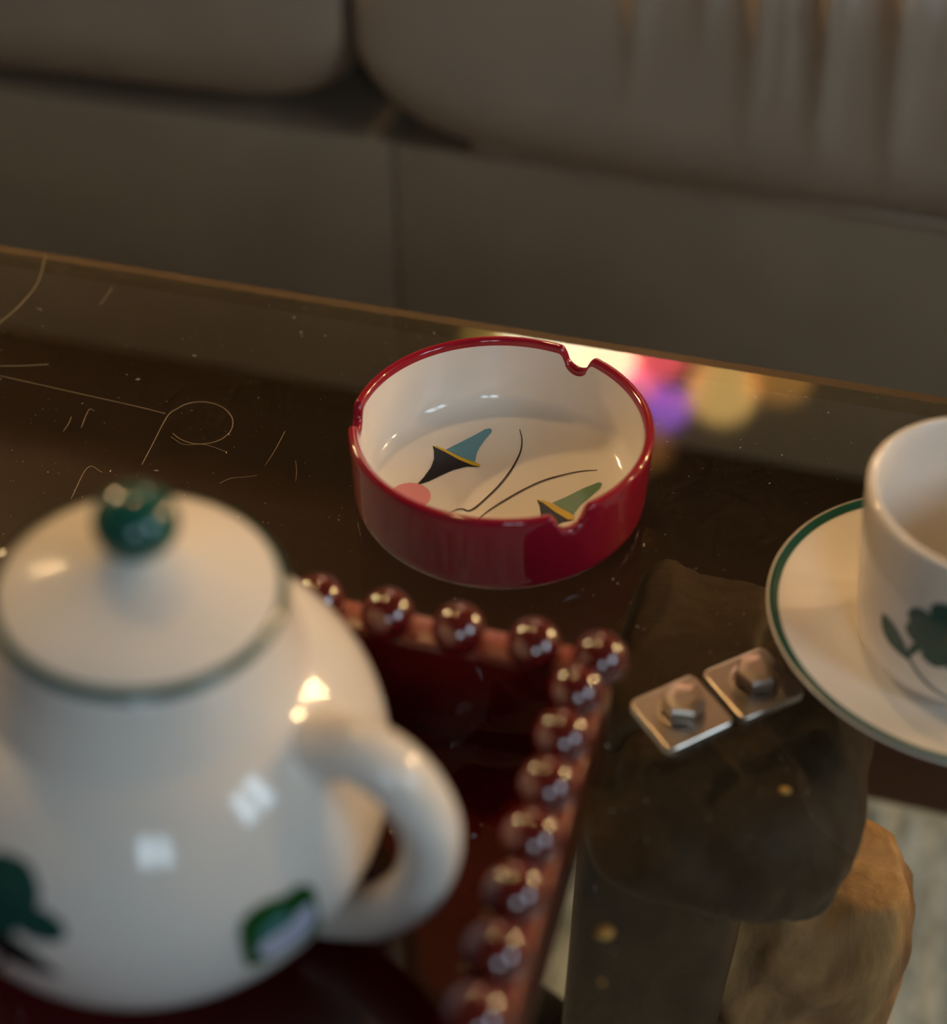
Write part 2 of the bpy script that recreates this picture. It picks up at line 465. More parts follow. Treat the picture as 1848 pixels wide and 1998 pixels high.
for (x0, x1, folds, zl, zh, fr, sd) in ((-1.07, -.358, [(-.55, .05, .004, .5, 0), (-.44, .03, .004, .3, .1)], F + .005, H + .07, SY - .016, 1),
                                         (-.355, .372, F2, F, H + .07, SY - .024, 2),
                                         (.376, 1.09, [(.6, .02, .006, .4, 0), (.8, .02, .006, .4, .1)], F, H + .07, SY - .020, 3)):
    c = mesh_bm('seat_cushion', cushion(x0, x1, folds, zl, zh, fr, sd, .022 if sd == 2 else 0), LEATHER_C, sofa)
    # piping where the cushion swells out over the base
    L = (x1 - x0) / 2; cx = (x0 + x1) / 2; pts = []; zc = (zl + zh) / 2; hz = (zh - zl) / 2
    for i in range(61):
        t = -1 + 2 * i / 60
        s = max(0.0, 1 - abs(t) ** 8) ** (1 / 2.5)
        if s < .93 or sd == 1: continue
        pts.append((cx + L * t, SY - .0035 + oy + .03 * (1 - s), max(BT + .001, zc - hz * s * .985) + .004 - (.022 * (t + 1) / 2 if sd == 2 else 0)))
    if pts: tube('piping', pts, .004, LEATHER_C, c, 8)

# ================================================================== COFFEE TABLE
TX0, TX1, TY0, TY1 = -.62, .62, -.28, .4926
table = thing('coffee_table', 'glass-topped coffee table on a rough brown stone pedestal in front of the sofa', 'table', W(.08, .30, 0), ROT)
def tloc(ex, ey, z): return Vector((ex - .08, ey - .30, z))
def table_glass():
    th, bw, bd = .012, .0064, .0008
    bm = bmesh.new()
    def ring(i, z):
        return [bm.verts.new(tloc(x, y, z)) for x, y in ((TX0 + i, TY0 + i), (TX1 - i, TY0 + i), (TX1 - i, TY1 - i), (TX0 + i, TY1 - i))]
    a = ring(bw, H); b = ring(0, H - bd); c = ring(0, H - th)
    bm.faces.new(a)
    bm.faces.new(list(reversed(c)))
    edge = []
    for k in range(4):
        q = (k + 1) % 4
        edge.append(bm.faces.new((b[k], b[q], a[q], a[k]))); edge.append(bm.faces.new((c[k], c[q], b[q], b[k])))
    for e in edge: e.material_index = 1
    bmesh.ops.recalc_face_normals(bm, faces=bm.faces)
    me = bpy.data.meshes.new('glass_top'); bm.to_mesh(me); bm.free()
    me.materials.append(TABLE_GLASS); me.materials.append(EDGE_GLASS)
    return link('glass_top', me, None, table, False)
table_glass()
def to_table(p):      # world -> table-local (yawed about the table's origin)
    return (Matrix.Rotation(-YAW, 3, 'Z') @ (Vector(p) - W(.08, .30, 0)))
def lump(name, c, s, m, seed, rough=.25, e=2.6, sub=5):
    """a weathered stone: superellipsoid with layered bumps"""
    rnd = random.Random(seed)
    waves = [(Vector((rnd.uniform(-1, 1), rnd.uniform(-1, 1), rnd.uniform(-1, 1))).normalized() * f, rnd.uniform(0, 6.28), a)
             for f, a in ((3, .5), (4, .4), (6, .3), (9, .2), (13, .14), (20, .09), (30, .05))]
    bm = bmesh.new(); bmesh.ops.create_icosphere(bm, subdivisions=sub, radius=1)
    cl = to_table(c)
    for v in bm.verts:
        p = v.co.copy()
        k = (abs(p.x) ** e + abs(p.y) ** e + abs(p.z) ** e) ** (-1 / e)
        d = sum(a * math.sin(w.dot(p) + q) for w, q, a in waves)
        p *= k * (1 + rough * .3 * d)
        v.co = Vector((p.x * s[0], p.y * s[1], p.z * s[2]))
        v.co.z = min(v.co.z, s[2] * .97); v.co.z = max(v.co.z, -s[2])
        v.co += cl
        v.co.z = min(max(v.co.z, .0152), H - .0135)
    return mesh_bm(name, bm, m, table)
lump('pedestal_block', (.081, .337, H / 2 - .003), (.033, .050, H / 2 - .009), STONE_DARK, 4, .10, 6)
lump('pedestal_cap', (.090, .298, H - .043), (.046, .050, .028), STONE_DARK, 9, .35, 3.0)
lump('pedestal_shoulder', (.138, .331, H - .215), (.042, .045, .080), STONE_TAN, 12, .75, 2.6)
lump('pedestal_foot', (.130, .350, .075), (.062, .066, .066), STONE_TAN, 17, .4, 2.8)

def clamp(c, az, k):
    root_l = to_table((c[0], c[1], H))
    bm = bmesh.new()
    add_box(bm, (0, 0, .0016), (.0255, .0232, .0030), 0, rot=None)
    es = [e for e in bm.edges if abs(e.verts[0].co.z - e.verts[1].co.z) > .001]
    bmesh.ops.bevel(bm, geom=es, offset=.0028, segments=5, affect='EDGES', profile=.5)
    es = [e for e in bm.edges if e.verts[0].co.z > .002 and e.verts[1].co.z > .002 and len(e.link_faces) == 2 and e.calc_face_angle() > .8]
    bmesh.ops.bevel(bm, geom=es, offset=.0007, segments=3, affect='EDGES', profile=.5)
    p = mesh_bm('clamp_plate', bm, STEEL, table, False, root_l, (0, 0, az - YAW))
    bm = bmesh.new()      # hexagonal bolt head with a chamfered top and a washer ring
    lv = [(.0078, .0031), (.0078, .0037), (.0069, .0038)]
    rings = []
    for r, z in lv: rings.append([bm.verts.new((r * math.cos(2 * math.pi * i / 24), r * math.sin(2 * math.pi * i / 24), z)) for i in range(24)])
    for a, b in zip(rings, rings[1:]):
        for i in range(24): bm.faces.new((a[i], a[(i + 1) % 24], b[(i + 1) % 24], b[i]))
    hexr = []
    for r, z in ((.0071, .0036), (.0071, .0088), (.0063, .0096), (0.0035, .0098)):
        hexr.append([bm.verts.new((r * math.cos(math.pi / 3 * i + .3), r * math.sin(math.pi / 3 * i + .3), z)) for i in range(6)])
    for a, b in zip(hexr, hexr[1:]):
        for i in range(6): bm.faces.new((a[i], a[(i + 1) % 6], b[(i + 1) % 6], b[i]))
    bm.faces.new(hexr[-1])
    b = mesh_bm('hex_bolt', bm, STEEL, p, False, None, (0, 0, k))
clamp((.0658, .2862), R(29), .1)
clamp((.0905, .2985), R(28), .5)

# ================================================================== ASHTRAY
ash = thing('ashtray', 'round crimson glazed ashtray with white inside and three cigarette notches', 'ashtray', (.0099, .3941, H + .0002), (0, 0, 0))
def ashtray():
    Ro, T, HT, FL = .0550, .0034, .0352, .0050
    NA = 720
    notches = [R(55), R(175), R(-65)]
    def top(a):
        h = HT
        for n in notches:
            d = abs((a - n + math.pi) % (2 * math.pi) - math.pi) * Ro     # arc distance
            if d < .0085:
                # U shaped notch with rounded shoulders
                if d < .0048: q = .0076 - .0076 * (1 - math.sqrt(max(0, 1 - (d / .0064) ** 2)))
                else:
                    q0 = .0076 * math.sqrt(1 - (.0048 / .0064) ** 2); u = (d - .0048) / .0037
                    q = q0 * (1 - u) ** 2.2
                h = min(h, HT - q)
        return h
    def outer(a):
        h = top(a); P = [(Ro - .0105, .0), (Ro - .0085, .0)]
        for k in range(1, 7):
            t = k / 6 * math.pi / 2
            P.append((Ro - .0075 + .0068 * math.sin(t), .0068 - .0068 * math.cos(t)))
        for k in range(1, 8): P.append((Ro - .0007 + .0007 * k / 8, .0068 + (h - .0030 - .0068) * k / 8))
        hw = T / 2
        for k in range(0, 9):
            t = k / 8 * math.pi
            P.append((Ro - hw + hw * math.cos(t), h - hw * 1.0 + hw * math.sin(t)))
        P.append((Ro - T - .0001, h - hw - .0012))
        return P
    def inner(a):
        h = top(a); hw = T / 2; ri = Ro - T; fr = .0085
        P = [(Ro - T - .0001, h - hw - .0012)]
        for k in range(1, 10): P.append((ri - .0001 - .0009 * k / 10, h - hw - .0012 + (FL + fr - (h - hw - .0012)) * k / 10))
        for k in range(0, 9):
            t = k / 8 * math.pi / 2
            P.append((ri - .001 - fr + fr * math.cos(t), FL + fr - fr * math.sin(t)))
        P += [(.03, FL), (.015, FL), (.0001, FL)]
        return P
    for nm, fn, m in (('outer_body', outer, CRIMSON), ('inner_bowl', inner, CERAMIC)):
        v, f = [], []; n = None
        for i in range(NA):
            a = 2 * math.pi * i / NA
            P = fn(a); n = len(P)
            for r, z in P: v.append((r * math.cos(a), r * math.sin(a), z))
        for i in range(NA):
            j = (i + 1) % NA
            for k in range(n - 1):
                f.append((i * n + k, j * n + k, j * n + k + 1, i * n + k + 1))
        mesh_py(nm, v, f, m, ash)
    bm = bmesh.new(); vs = [bm.verts.new(((Ro - .0105) * math.cos(2 * math.pi * i / 90), (Ro - .0105) * math.sin(2 * math.pi * i / 90), .0002)) for i in range(90)]
    bm.faces.new(vs); mesh_bm('underside', bm, CERAMIC, ash, False)
    ri = Ro - T - .001; fr = .0085
    def zf(r):
        d = r - (ri - fr)
        return FL if d <= 0 else FL + fr - math.sqrt(max(0, fr * fr - d * d))
    def place(lift):
        return lambda x, y: (x * .001, y * .001, zf(math.hypot(x, y) * .001) + lift)
    PB = mat('black_glaze_paint', (.008, .009, .014), .2); PY = mat('yellow_glaze_paint', (.62, .42, .02), .2)
    PBL = mat('blue_glaze_paint', (.10, .30, .40), .2); PG = mat('sage_green_glaze_paint', (.13, .24, .15), .2)
    PP = mat('pink_glaze_paint', (.75, .28, .30), .2); PL = mat('dark_brown_glaze_line', (.025, .010, .007), .2)
    def part(nm, poly, m, lift, cell=3):
        o = painted(nm, poly, place(lift), m, ash, cell); return o
    part('painted_disc', [(-33.4 + 7.7 * math.cos(2 * math.pi * i / 40), -6.6 + 7.7 * math.sin(2 * math.pi * i / 40)) for i in range(40)], PP, .00015)
    part('painted_blue_cone', [(-20.4, 21.0), (-15.6, 24.8), (-10.3, 29.1), (-5.4, 33.5), (-3.6, 34.2), (-2.7, 33.4), (-2.8, 31.7), (-5.4, 27.0), (-7.6, 22.2), (-8.7, 18.4), (-9.3, 13.4), (-12.4, 14.9), (-16.7, 18.0)], PBL, .00015)
    part('painted_black_cone', [(-25.7, 23.1), (-24.7, 22.2), (-20.9, 19.3), (-15.6, 14.7), (-10.3, 11.3), (-7.4, 10.3), (-12.4, 10.5), (-17.6, 8.5), (-22.3, 5.2), (-26.4, 2.0), (-29.9, 0.2), (-30.6, 0.5), (-28.5, 4.4), (-26.0, 10.1), (-25.0, 15.1), (-25.1, 20.1)], PB, .0002)
    part('painted_yellow_band', [(-25.7, 23.1), (-23.9, 22.8), (-19.9, 20.1), (-14.5, 15.9), (-9.2, 13.0), (-7.4, 11.7), (-7.4, 10.3), (-10.3, 11.3), (-15.6, 14.7), (-20.9, 19.3), (-24.7, 22.2)], PY, .00025)
    part('painted_green_cone', [(19.1, -10.3), (24.6, -6.8), (31.1, -2.0), (37.0, 1.4), (38.2, 0.8), (37.3, -2.0), (33.4, -6.8), (29.5, -11.5), (26.9, -16.1), (26.4, -17.6), (23.2, -14.5)], PG, .00015)
    part('painted_black_cone', [(13.5, -8.7), (15.8, -10.3), (20.1, -15.3), (24.5, -19.5), (26.5, -19.9), (22.4, -21.0), (18.3, -23.6), (13.7, -27.0), (10.1, -28.8), (11.7, -25.8), (14.1, -21.4), (14.6, -16.8), (14.4, -12.6)], PB, .0002)
    part('painted_yellow_band', [(13.5, -8.7), (15.8, -9.0), (19.3, -11.1), (23.2, -14.2), (26.9, -17.6), (26.7, -19.7), (24.5, -19.7), (20.1, -15.7), (15.8, -10.5)], PY, .00025)
    for line in ([(8.2, 33.5), (8.9, 27.0), (8.1, 19.3), (5.0, 10.1), (0.1, 0.3), (-5.1, -7.6), (-9.2, -13.0), (-11.8, -14.8), (-13.8, -13.8), (-15.6, -13.9), (-17.1, -14.8), (-22, -18)],
                 [(36.9, 8.5), (30.6, 7.8), (23.7, 5.6), (15.7, 2.0), (7.8, -3.6), (1.0, -9.5), (-3.1, -13.4), (-6.2, -16.8), (-12, -24)]):
        c = catmull([(x, y, 0) for x, y in line], 6); N = len(c)
        left, right = [], []
        for i, p in enumerate(c):
            t = (c[min(i + 1, N - 1)] - c[max(i - 1, 0)]).normalized(); n = Vector((-t.y, t.x, 0))
            w = .10 + .30 * math.sin(math.pi * min(1, i / N * 1.05 + .02)) ** .7
            left.append(p + n * w); right.append(p - n * w)
        v, f = [], []
        for a, b in zip(left, right): v += [place(.0002)(a.x, a.y), place(.0002)(b.x, b.y)]
        for i in range(N - 1): f.append((2 * i, 2 * i + 1, 2 * i + 3, 2 * i + 2))
        mesh_py('painted_line', v, f, PL, ash)
ashtray()

# ================================================================== CUP AND SAUCER
CUPC = (.158, .3127)
sau = thing('saucer', 'white ceramic saucer with a green line round its rim on the glass', 'saucer', (*CUPC, H))
SP_top = [(.0, .0050), (.024, .0050), (.031, .0054), (.038, .0072), (.046, .0108), (.053, .0146), (.058, .0169), (.0612, .0180)]
prof = [(.0, .0030), (.026, .0028), (.0285, .0002), (.0315, .0002), (.0335, .0026), (.042, .0058), (.050, .0104), (.0575, .0146), (.0618, .0170), (.0624, .0178), (.0612, .0182)] + list(reversed(SP_top))
lathe('dish', prof, CERAMIC, sau, 144)
def sz(r):
    for (r0, z0), (r1, z1) in zip(SP_top, SP_top[1:]):
        if r0 <= r <= r1: return z0 + (z1 - z0) * (r - r0) / (r1 - r0)
    return .018
lathe('rim_line', [(.0585, sz(.0585) + .0002), (.0594, sz(.0594) + .00025), (.0602, sz(.0602) + .0003), (.0612, .0184), (.0617, .0182)], GREEN_PAINT, sau, 144)
cup = thing('teacup', 'white ceramic cup with a painted green clover standing on the saucer', 'cup', (*CUPC, H + .0052))
ch = .0650
def cup_r(z):
    t = max(0, min(1, z / ch))
    return .0290 + .0107 * t ** .55 if t > .02 else .0290
outer = [(.0, .0008), (.019, .0008), (.0205, .0), (.0225, .0), (.024, .0012), (.0272, .0028)] + [(cup_r(ch * k / 24) , ch * k / 24) for k in range(2, 24)]
rim = [(.0397 - .0016 + .0016 * math.cos(t), ch - .0012 + .0016 * math.sin(t)) for t in [math.pi * k / 8 for k in range(1, 8)]]
inner = [(cup_r(ch * k / 20) - .0034, ch * k / 20) for k in range(19, 2, -1)] + [(.024, .0062), (.018, .0046), (.0, .0042)]
lathe('cup_body', outer + rim + inner, CERAMIC, cup, 144)
hp = catmull([(cup_r(.050) - .001, 0, .052), (.050, 0, .055), (.060, 0, .046), (.060, 0, .033), (.052, 0, .022), (cup_r(.014) - .001, 0, .016)], 8)
a = R(-8)
tube('cup_handle', [(p.x * math.cos(a), p.x * math.sin(a), p.z) for p in hp], .0042, CERAMIC, cup, 14, False, (1.25, .85))
def cup_place(lift=.00022):
    def fn(s, z):       # s: arc in mm from azimuth -125 deg, z in mm above the cup's foot
        z *= .001; r = cup_r(z) + lift; az = R(-125) + s * .001 / .0365
        return (r * math.cos(az), r * math.sin(az), z)
    return fn
def heart(cx, cy, ang, L, Wd):
    P = []
    for i in range(36):
        t = 2 * math.pi * i / 36
        x = math.sin(t) ** 3 * Wd / 2
        y = (13 * math.cos(t) - 5 * math.cos(2 * t) - 2 * math.cos(3 * t) - math.cos(4 * t)) / 29 * L + L * .46
        P.append((cx + x * math.cos(ang) - y * math.sin(ang), cy + x * math.sin(ang) + y * math.cos(ang)))
    return P
def leaf(x0, y0, x1, y1, w, k=14, bend=0.0):
    a = Vector((x0, y0)); b = Vector((x1, y1)); d = b - a; n = Vector((-d.y, d.x)).normalized()
    L, Rr = [], []
    for i in range(k + 1):
        t = i / k; c = a + d * t + n * bend * math.sin(math.pi * t); q = w / 2 * math.sin(math.pi * t ** .8) ** .9
        L.append(c + n * q); Rr.append(c - n * q)
    return [tuple(p) for p in L[:-1]] + [tuple(L[-1])] + [tuple(p) for p in reversed(Rr[1:-1])]
def strip(pts, w):
    c = catmull([(x, y, 0) for x, y in pts], 6); L, Rr = [], []
    for i, p in enumerate(c):
        t = (c[min(i + 1, len(c) - 1)] - c[max(i - 1, 0)]).normalized(); n = Vector((-t.y, t.x, 0))
        q = w / 2 * (.35 + .65 * math.sin(math.pi * min(1, .15 + .8 * i / len(c))))
        L.append(p + n * q); Rr.append(p - n * q)
    return [(p.x, p.y) for p in L] + [(p.x, p.y) for p in reversed(Rr)]
for ang in (R(48), R(-40), R(135), R(228)):
    painted('painted_petal', heart(5.0, 37.0, ang, 16.0, 18.5), cup_place(.0002 + .00004 * ang / 3), GREEN_PAINT, cup, 1.6)
painted('painted_leaf', leaf(-18.5, 31.5, -5.0, 19.5, 8.0, bend=-1.2), cup_place(), GREEN_PAINT, cup, 1.6)
painted('painted_leaf', leaf(-2.0, 32.0, -6.6, 20.5, 3.0, bend=-.8), cup_place(.00026), GREEN_PAINT, cup, 1.6)
painted('painted_stem', strip([(-7.0, 22.5), (-3.2, 17.0), (1.5, 13.0), (5.0, 10.8), (11, 8.2)], 1.1), cup_place(.0003), GREEN_PAINT, cup, 1.6)

# ================================================================== TRAY
TRX0, TRX1, TRY0, TRY1 = -.222, -.0350, .0050, .2706     # outer outline in the room frame
TW, TH_, TF = .0110, .0460, .0065
tray = thing('serving_tray', 'dark red lacquer tray with a rim of round beads under the teapot', 'tray', W((TRX0 + TRX1) / 2, (TRY0 + TRY1) / 2, H), ROT)
tcx, tcy = (TRX0 + TRX1) / 2, (TRY0 + TRY1) / 2
hx, hy = (TRX1 - TRX0) / 2, (TRY1 - TRY0) / 2
box('tray_base', (0, 0, .0035), (2 * hx - 2 * TW + .0004, 2 * hy - 2 * TW + .0004, .006), LACQUER, tray)
for s in (1, -1):
    box('tray_wall', (0, s * (hy - TW / 2), TH_ / 2 + .0002), (2 * hx, TW, TH_ - .0004), LACQUER, tray, .0022, 5, True)
    box('rim_sheen_strip', (0, s * (hy - TW / 2), TH_ + .0004), (2 * hx - .0006, TW - .0006, .0016), RIM_SHEEN, tray, .0007, 3, True)  # added strips on the wall tops, carrying the painted orange sheen
    box('rim_sheen_strip', (s * (hx - TW / 2), 0, TH_ + .0004), (TW - .0006, 2 * hy - 2 * TW, .0016), RIM_SHEEN, tray, .0007, 3, True)
    box('tray_wall', (s * (hx - TW / 2), 0, TH_ / 2 + .0002), (TW, 2 * hy - 2 * TW + .004, TH_ - .0004), LACQUER, tray, .0022, 5, True)
BR = .0079
bm = bmesh.new(); bmesh.ops.create_uvsphere(bm, u_segments=40, v_segments=24, radius=BR)
bead_me = bpy.data.meshes.new('bead'); bm.to_mesh(bead_me); bm.free(); bead_me.materials.append(BEADMAT)
for p in bead_me.polygons: p.use_smooth = True
spots = []
for k, ex in enumerate([-.0385, -.0575, -.0797, -.1012]):
    spots.append((ex, TRY1 - .0082))
ex = -.1012
while ex > TRX0 + .02:
    ex -= .0213; spots.append((ex, TRY1 - .0082))
ey = .2488
while ey > TRY0 + .015:
    spots.append((TRX1 - .0073, ey)); spots.append((TRX0 + .0073, ey)); ey -= .0165
ex = -.052
while ex > TRX0 + .018:
    spots.append((ex, TRY0 + .0082)); ex -= .0213
for ex, ey in spots:
    o = bpy.data.objects.new('bead', bead_me); COL.objects.link(o); o.parent = tray
    o.location = (ex - tcx, ey - tcy, TH_ + BR - .0010)

# ================================================================== TEAPOT
TPC = (-.0816, .2231)
pot = thing('teapot', 'white ceramic teapot with green lid knob and painted clover on the red tray', 'teapot', (*TPC, H + .0067))
BR_, ZM, HU, HL, NU, NL = .0604, .0526, .0512, .0528, 1.98, 2.33
def pot_r(z):
    t, n, = ((ZM - z) / HL, NL) if z < ZM else ((z - ZM) / HU, NU)
    return BR_ * (1 - t ** n) ** (1 / n) if t < 1 else 0.0
prof = [(.0, .0012), (.024, .0012), (.026, .0), (.030, .0), (.0315, .0018)]
zs = [.0052 + (ZM - .0052) * (k / 26) ** 1.25 for k in range(27)] + [ZM + (HU * .93) * (1 - (1 - k / 26) ** 1.3) for k in range(1, 27)]
for z in zs:
    if pot_r(z) > .0316 or z > ZM: prof.append((pot_r(z), z))
lathe('pot_body', prof, CERAMIC, pot, 128)
TILT = Matrix.Translation((0, 0, ZM)) @ Matrix.Rotation(R(6.0), 4, 'Y')
lathe('neck_collar', [(.0400, .0355), (.0375, .0420), (.0345, .0480), (.0325, .0530), (.0318, .0580), (.0300, .0590), (.0285, .0560), (.0285, .045)], CERAMIC, pot, 96, xf=TILT)
lid = lathe('lid', [(.0285, .0575), (.0310, .0585), (.0322, .0594), (.0326, .0606), (.0318, .0618), (.0290, .0634), (.0240, .0654), (.0180, .0678), (.0125, .0702), (.0085, .0726), (.0058, .0752), (.0, .0756)], CERAMIC, pot, 96, xf=TILT)
lathe('lid_rim_line', [(.0309, .0586), (.0325, .0594), (.0332, .0606), (.0325, .0618), (.0312, .0625)], GREEN_PAINT, lid, 96, xf=TILT)
icos('lid_knob', .0094, GREEN, lid, 4, (1, 1, .88), xf=TILT @ Matrix.Translation((0, 0, .0812)))
# handle (azimuth -22 deg) and spout (opposite)
ha = R(-22.5)
hc = catmull([(.038, 0, .0755), (.047, 0, .0800), (.0600, 0, .0838), (.0702, 0, .0790), (.0768, 0, .0672), (.0772, 0, .0530), (.0725, 0, .0360), (.0625, 0, .0205), (.0500, 0, .0130), (.040, 0, .0120)], 10)
def hrad(t): return .0078 + .0022 * max(0, 1 - t / .14) ** 1.5 + .0008 * max(0, (t - .85) / .15)
tube('handle', [(p.x * math.cos(ha), p.x * math.sin(ha), p.z) for p in hc], hrad, CERAMIC, pot, 28, False, (1.0, .92))
sa_ = R(157.5)
sp = catmull([(.044, 0, .052), (.058, 0, .060), (.071, 0, .073), (.081, 0, .089), (.089, 0, .100)], 8)
tube('spout', [(p.x * math.cos(sa_), p.x * math.sin(sa_), p.z) for p in sp], lambda t: .0130 - .0070 * t, CERAMIC, pot, 24)
def pot_place(lift, az0):
    def fn(s, z):        # s: arc in mm from azimuth az0, z in mm above the pot's foot
        z *= .001; r = pot_r(z); e = 1e-4
        dr = (pot_r(z + e) - pot_r(z - e)) / (2 * e); n = Vector((1, 0, -dr)).normalized()
        az = R(az0) + s * .001 / .055
        q = Vector((r, 0, z)) + n * lift
        return (q.x * math.cos(az), q.x * math.sin(az), q.z)
    return fn
PL1 = pot_place(.0002, -107)
def lobe(cx, cy, rx, ry, ang):
    P = []
    for i in range(40):
        t = 2 * math.pi * i / 40; q = 1 - .10 * math.exp(-((t - math.pi / 2) / .35) ** 2)
        x, y = rx * math.cos(t) * q, ry * math.sin(t) * q
        P.append((cx + x * math.cos(ang) - y * math.sin(ang), cy + x * math.sin(ang) + y * math.cos(ang)))
    return P
for k, a in enumerate(((-3.5, 73.0, 7.6, 7.2, 0), (2.6, 66.6, 7.2, 4.6, R(-14)), (-12.5, 68.5, 7.5, 6.5, R(80)), (-6.5, 64.5, 5.0, 5.0, R(180)))):
    painted('painted_petal', lobe(*a), pot_place(.0002 + .00005 * k, -107), GREEN_PAINT, pot, 2)
painted('painted_leaf', leaf(-14.0, 58.0, 6.5, 50.0, 11.0, bend=1.0), PL1, DARK_PAINT, pot, 2)
painted('painted_stem', strip([(-3, 64), (-5, 56), (-9, 46), (-16, 38)], 1.6), PL1, DARK_PAINT, pot, 2)

# tea-bag tag lying against the pot's belly
tagroot = thing('tea_bag_tag', 'green and white paper tea-bag tag against the teapot below its handle', 'tea tag', (*TPC, H + .0067))
TAGG = mat('green_tag_print', (.006, .075, .010), .45); TAGW = mat('white_tag_print', (.50, .52, .66), .5); TAGT = mat('teal_tag_print', (.06, .20, .20), .5)
outline = smooth_closed([(-9.6, 44.0), (-9.8, 54.5), (-9.2, 59.5), (-6.0, 62.2), (-1.5, 62.0), (1.5, 60.8), (5.0, 60.8), (7.8, 57.6), (8.2, 51), (8.8, 41.5), (6.5, 38.8), (-1, 40.0), (-7.2, 41.6)], 3)
def tag_place(l): return pot_place(l, -51.2)
bm = bmesh.new()
lo = [bm.verts.new(tag_place(.0006)(p[0], p[1])) for p in outline]
hi = [bm.verts.new(tag_place(.0010)(p[0], p[1])) for p in outline]
for i in range(len(lo)): bm.faces.new((lo[i], lo[(i + 1) % len(lo)], hi[(i + 1) % len(lo)], hi[i]))
mesh_bm('card_edge', bm, TAGG, tagroot, False)
painted('card', [tuple(p) for p in outline], tag_place(.0010), TAGG, tagroot, 2)
painted('card_back', [tuple(p) for p in outline], tag_place(.0006), TAGW, tagroot, 2)
painted('white_print', [tuple(p) for p in smooth_closed([(-6.5, 46.5), (-6.8, 49.5), (-3.5, 51.0), (0.8, 51.2), (3.0, 53.4), (6.2, 53.6), (7.2, 50.0), (6.8, 45.5), (3, 41.8), (-2, 41.8), (-5.0, 43.2)], 4)], tag_place(.00112), TAGW, tagroot, 2)
painted('teal_print', [tuple(p) for p in smooth_closed([(-6.6, 51.2), (-5.4, 55.0), (-2.2, 57.2), (0.6, 56.6), (1.2, 52.6), (-2.5, 51.8)], 4)], tag_place(.00110), TAGT, tagroot, 2)

# ================================================================== SMALL THINGS ON AND UNDER THE GLASS
HAIR = mat('pale_brown_hair', (.50, .38, .20), .35, .6)
hairs = {
 'long': [(-0.1978, 0.4704), (-0.1776, 0.4634), (-0.1578, 0.4565), (-0.1384, 0.4498), (-0.1244, 0.4445)],
 'loop': [(-0.128, 0.4123), (-0.126, 0.4253), (-0.1244, 0.4366), (-0.1228, 0.4442), (-0.1203, 0.4475), (-0.118, 0.45), (-0.1149, 0.4517), (-0.1114, 0.4523), (-0.1077, 0.4518), (-0.1041, 0.4503), (-0.101, 0.4478), (-0.0985, 0.4445), (-0.0968, 0.4409), (-0.0962, 0.437), (-0.0965, 0.4333), (-0.0979, 0.43), (-0.1, 0.4274), (-0.1029, 0.4257), (-0.1063, 0.4249), (-0.1098, 0.4251), (-0.1133, 0.4264), (-0.1165, 0.4286), (-0.1192, 0.4315)],
 'curved': [(-0.2011, 0.5669), (-0.1995, 0.5532), (-0.1991, 0.5408), (-0.2015, 0.5279), (-0.2048, 0.5172), (-0.2092, 0.5075)],
 'flat': [(-0.2004, 0.4773), (-0.1893, 0.4776), (-0.1795, 0.4787)],
 'a': [(-0.167, 0.5243), (-0.1643, 0.5384)], 'b': [(-0.163, 0.433), (-0.1618, 0.4424)],
 'c': [(-0.1564, 0.4352), (-0.1558, 0.4468), (-0.1535, 0.4465)], 'd': [(-0.0804, 0.4116), (-0.0776, 0.4211), (-0.0749, 0.433)],
 'e': [(-0.0689, 0.4143), (-0.0677, 0.4023)], 'f': [(-0.151, 0.392), (-0.1486, 0.4105), (-0.1425, 0.4076)],
 'g': [(-0.0965, 0.401), (-0.0927, 0.4039), (-0.0877, 0.4047), (-0.0827, 0.4056)], 'h': [(-0.1197, 0.4295), (-0.1137, 0.4246), (-0.1058, 0.4246), (-0.097, 0.4204)]}
hl = {'long': 'long straight pale hair on the glass running to the looped one', 'loop': 'pale hair curled into a loop on the glass left of the ashtray',
      'curved': 'curved pale hair near the far glass edge, leftmost', 'flat': 'short level hair at the left end of the glass above the long one',
      'a': 'tiny straight hair near the far glass edge right of the curved one', 'b': 'tiny slanted hair below the long hair, left of the hooked one',
      'c': 'tiny hook-ended hair below the middle of the long hair', 'd': 'short slanted hair between the looped hair and the ashtray',
      'e': 'tiny upright hair closest to the ashtray on its left', 'f': 'short bent hair just above the teapot lid knob',
      'g': 'short wavy level hair on the glass right above the teapot lid', 'h': 'short wavy hair touching the lower side of the loop'}
for k, P in hairs.items():
    P3 = [(x, y, 0) for x, y in P]
    if len(P3) == 2:
        a, b = Vector(P3[0]), Vector(P3[1]); P3 = [a, (a + b) / 2 + Vector((.0004, 0, 0)), b]
    c = catmull(P3, 6); o0 = c[0]
    rr = .00012 if k in ('long', 'loop', 'curved', 'flat') else .00009
    o = tube('hair', [p - o0 for p in c], rr, HAIR, None, 5, False, None, (o0.x, o0.y, H + rr + .00005))
    tag(o, hl[k], 'hair', 'hairs on the glass')
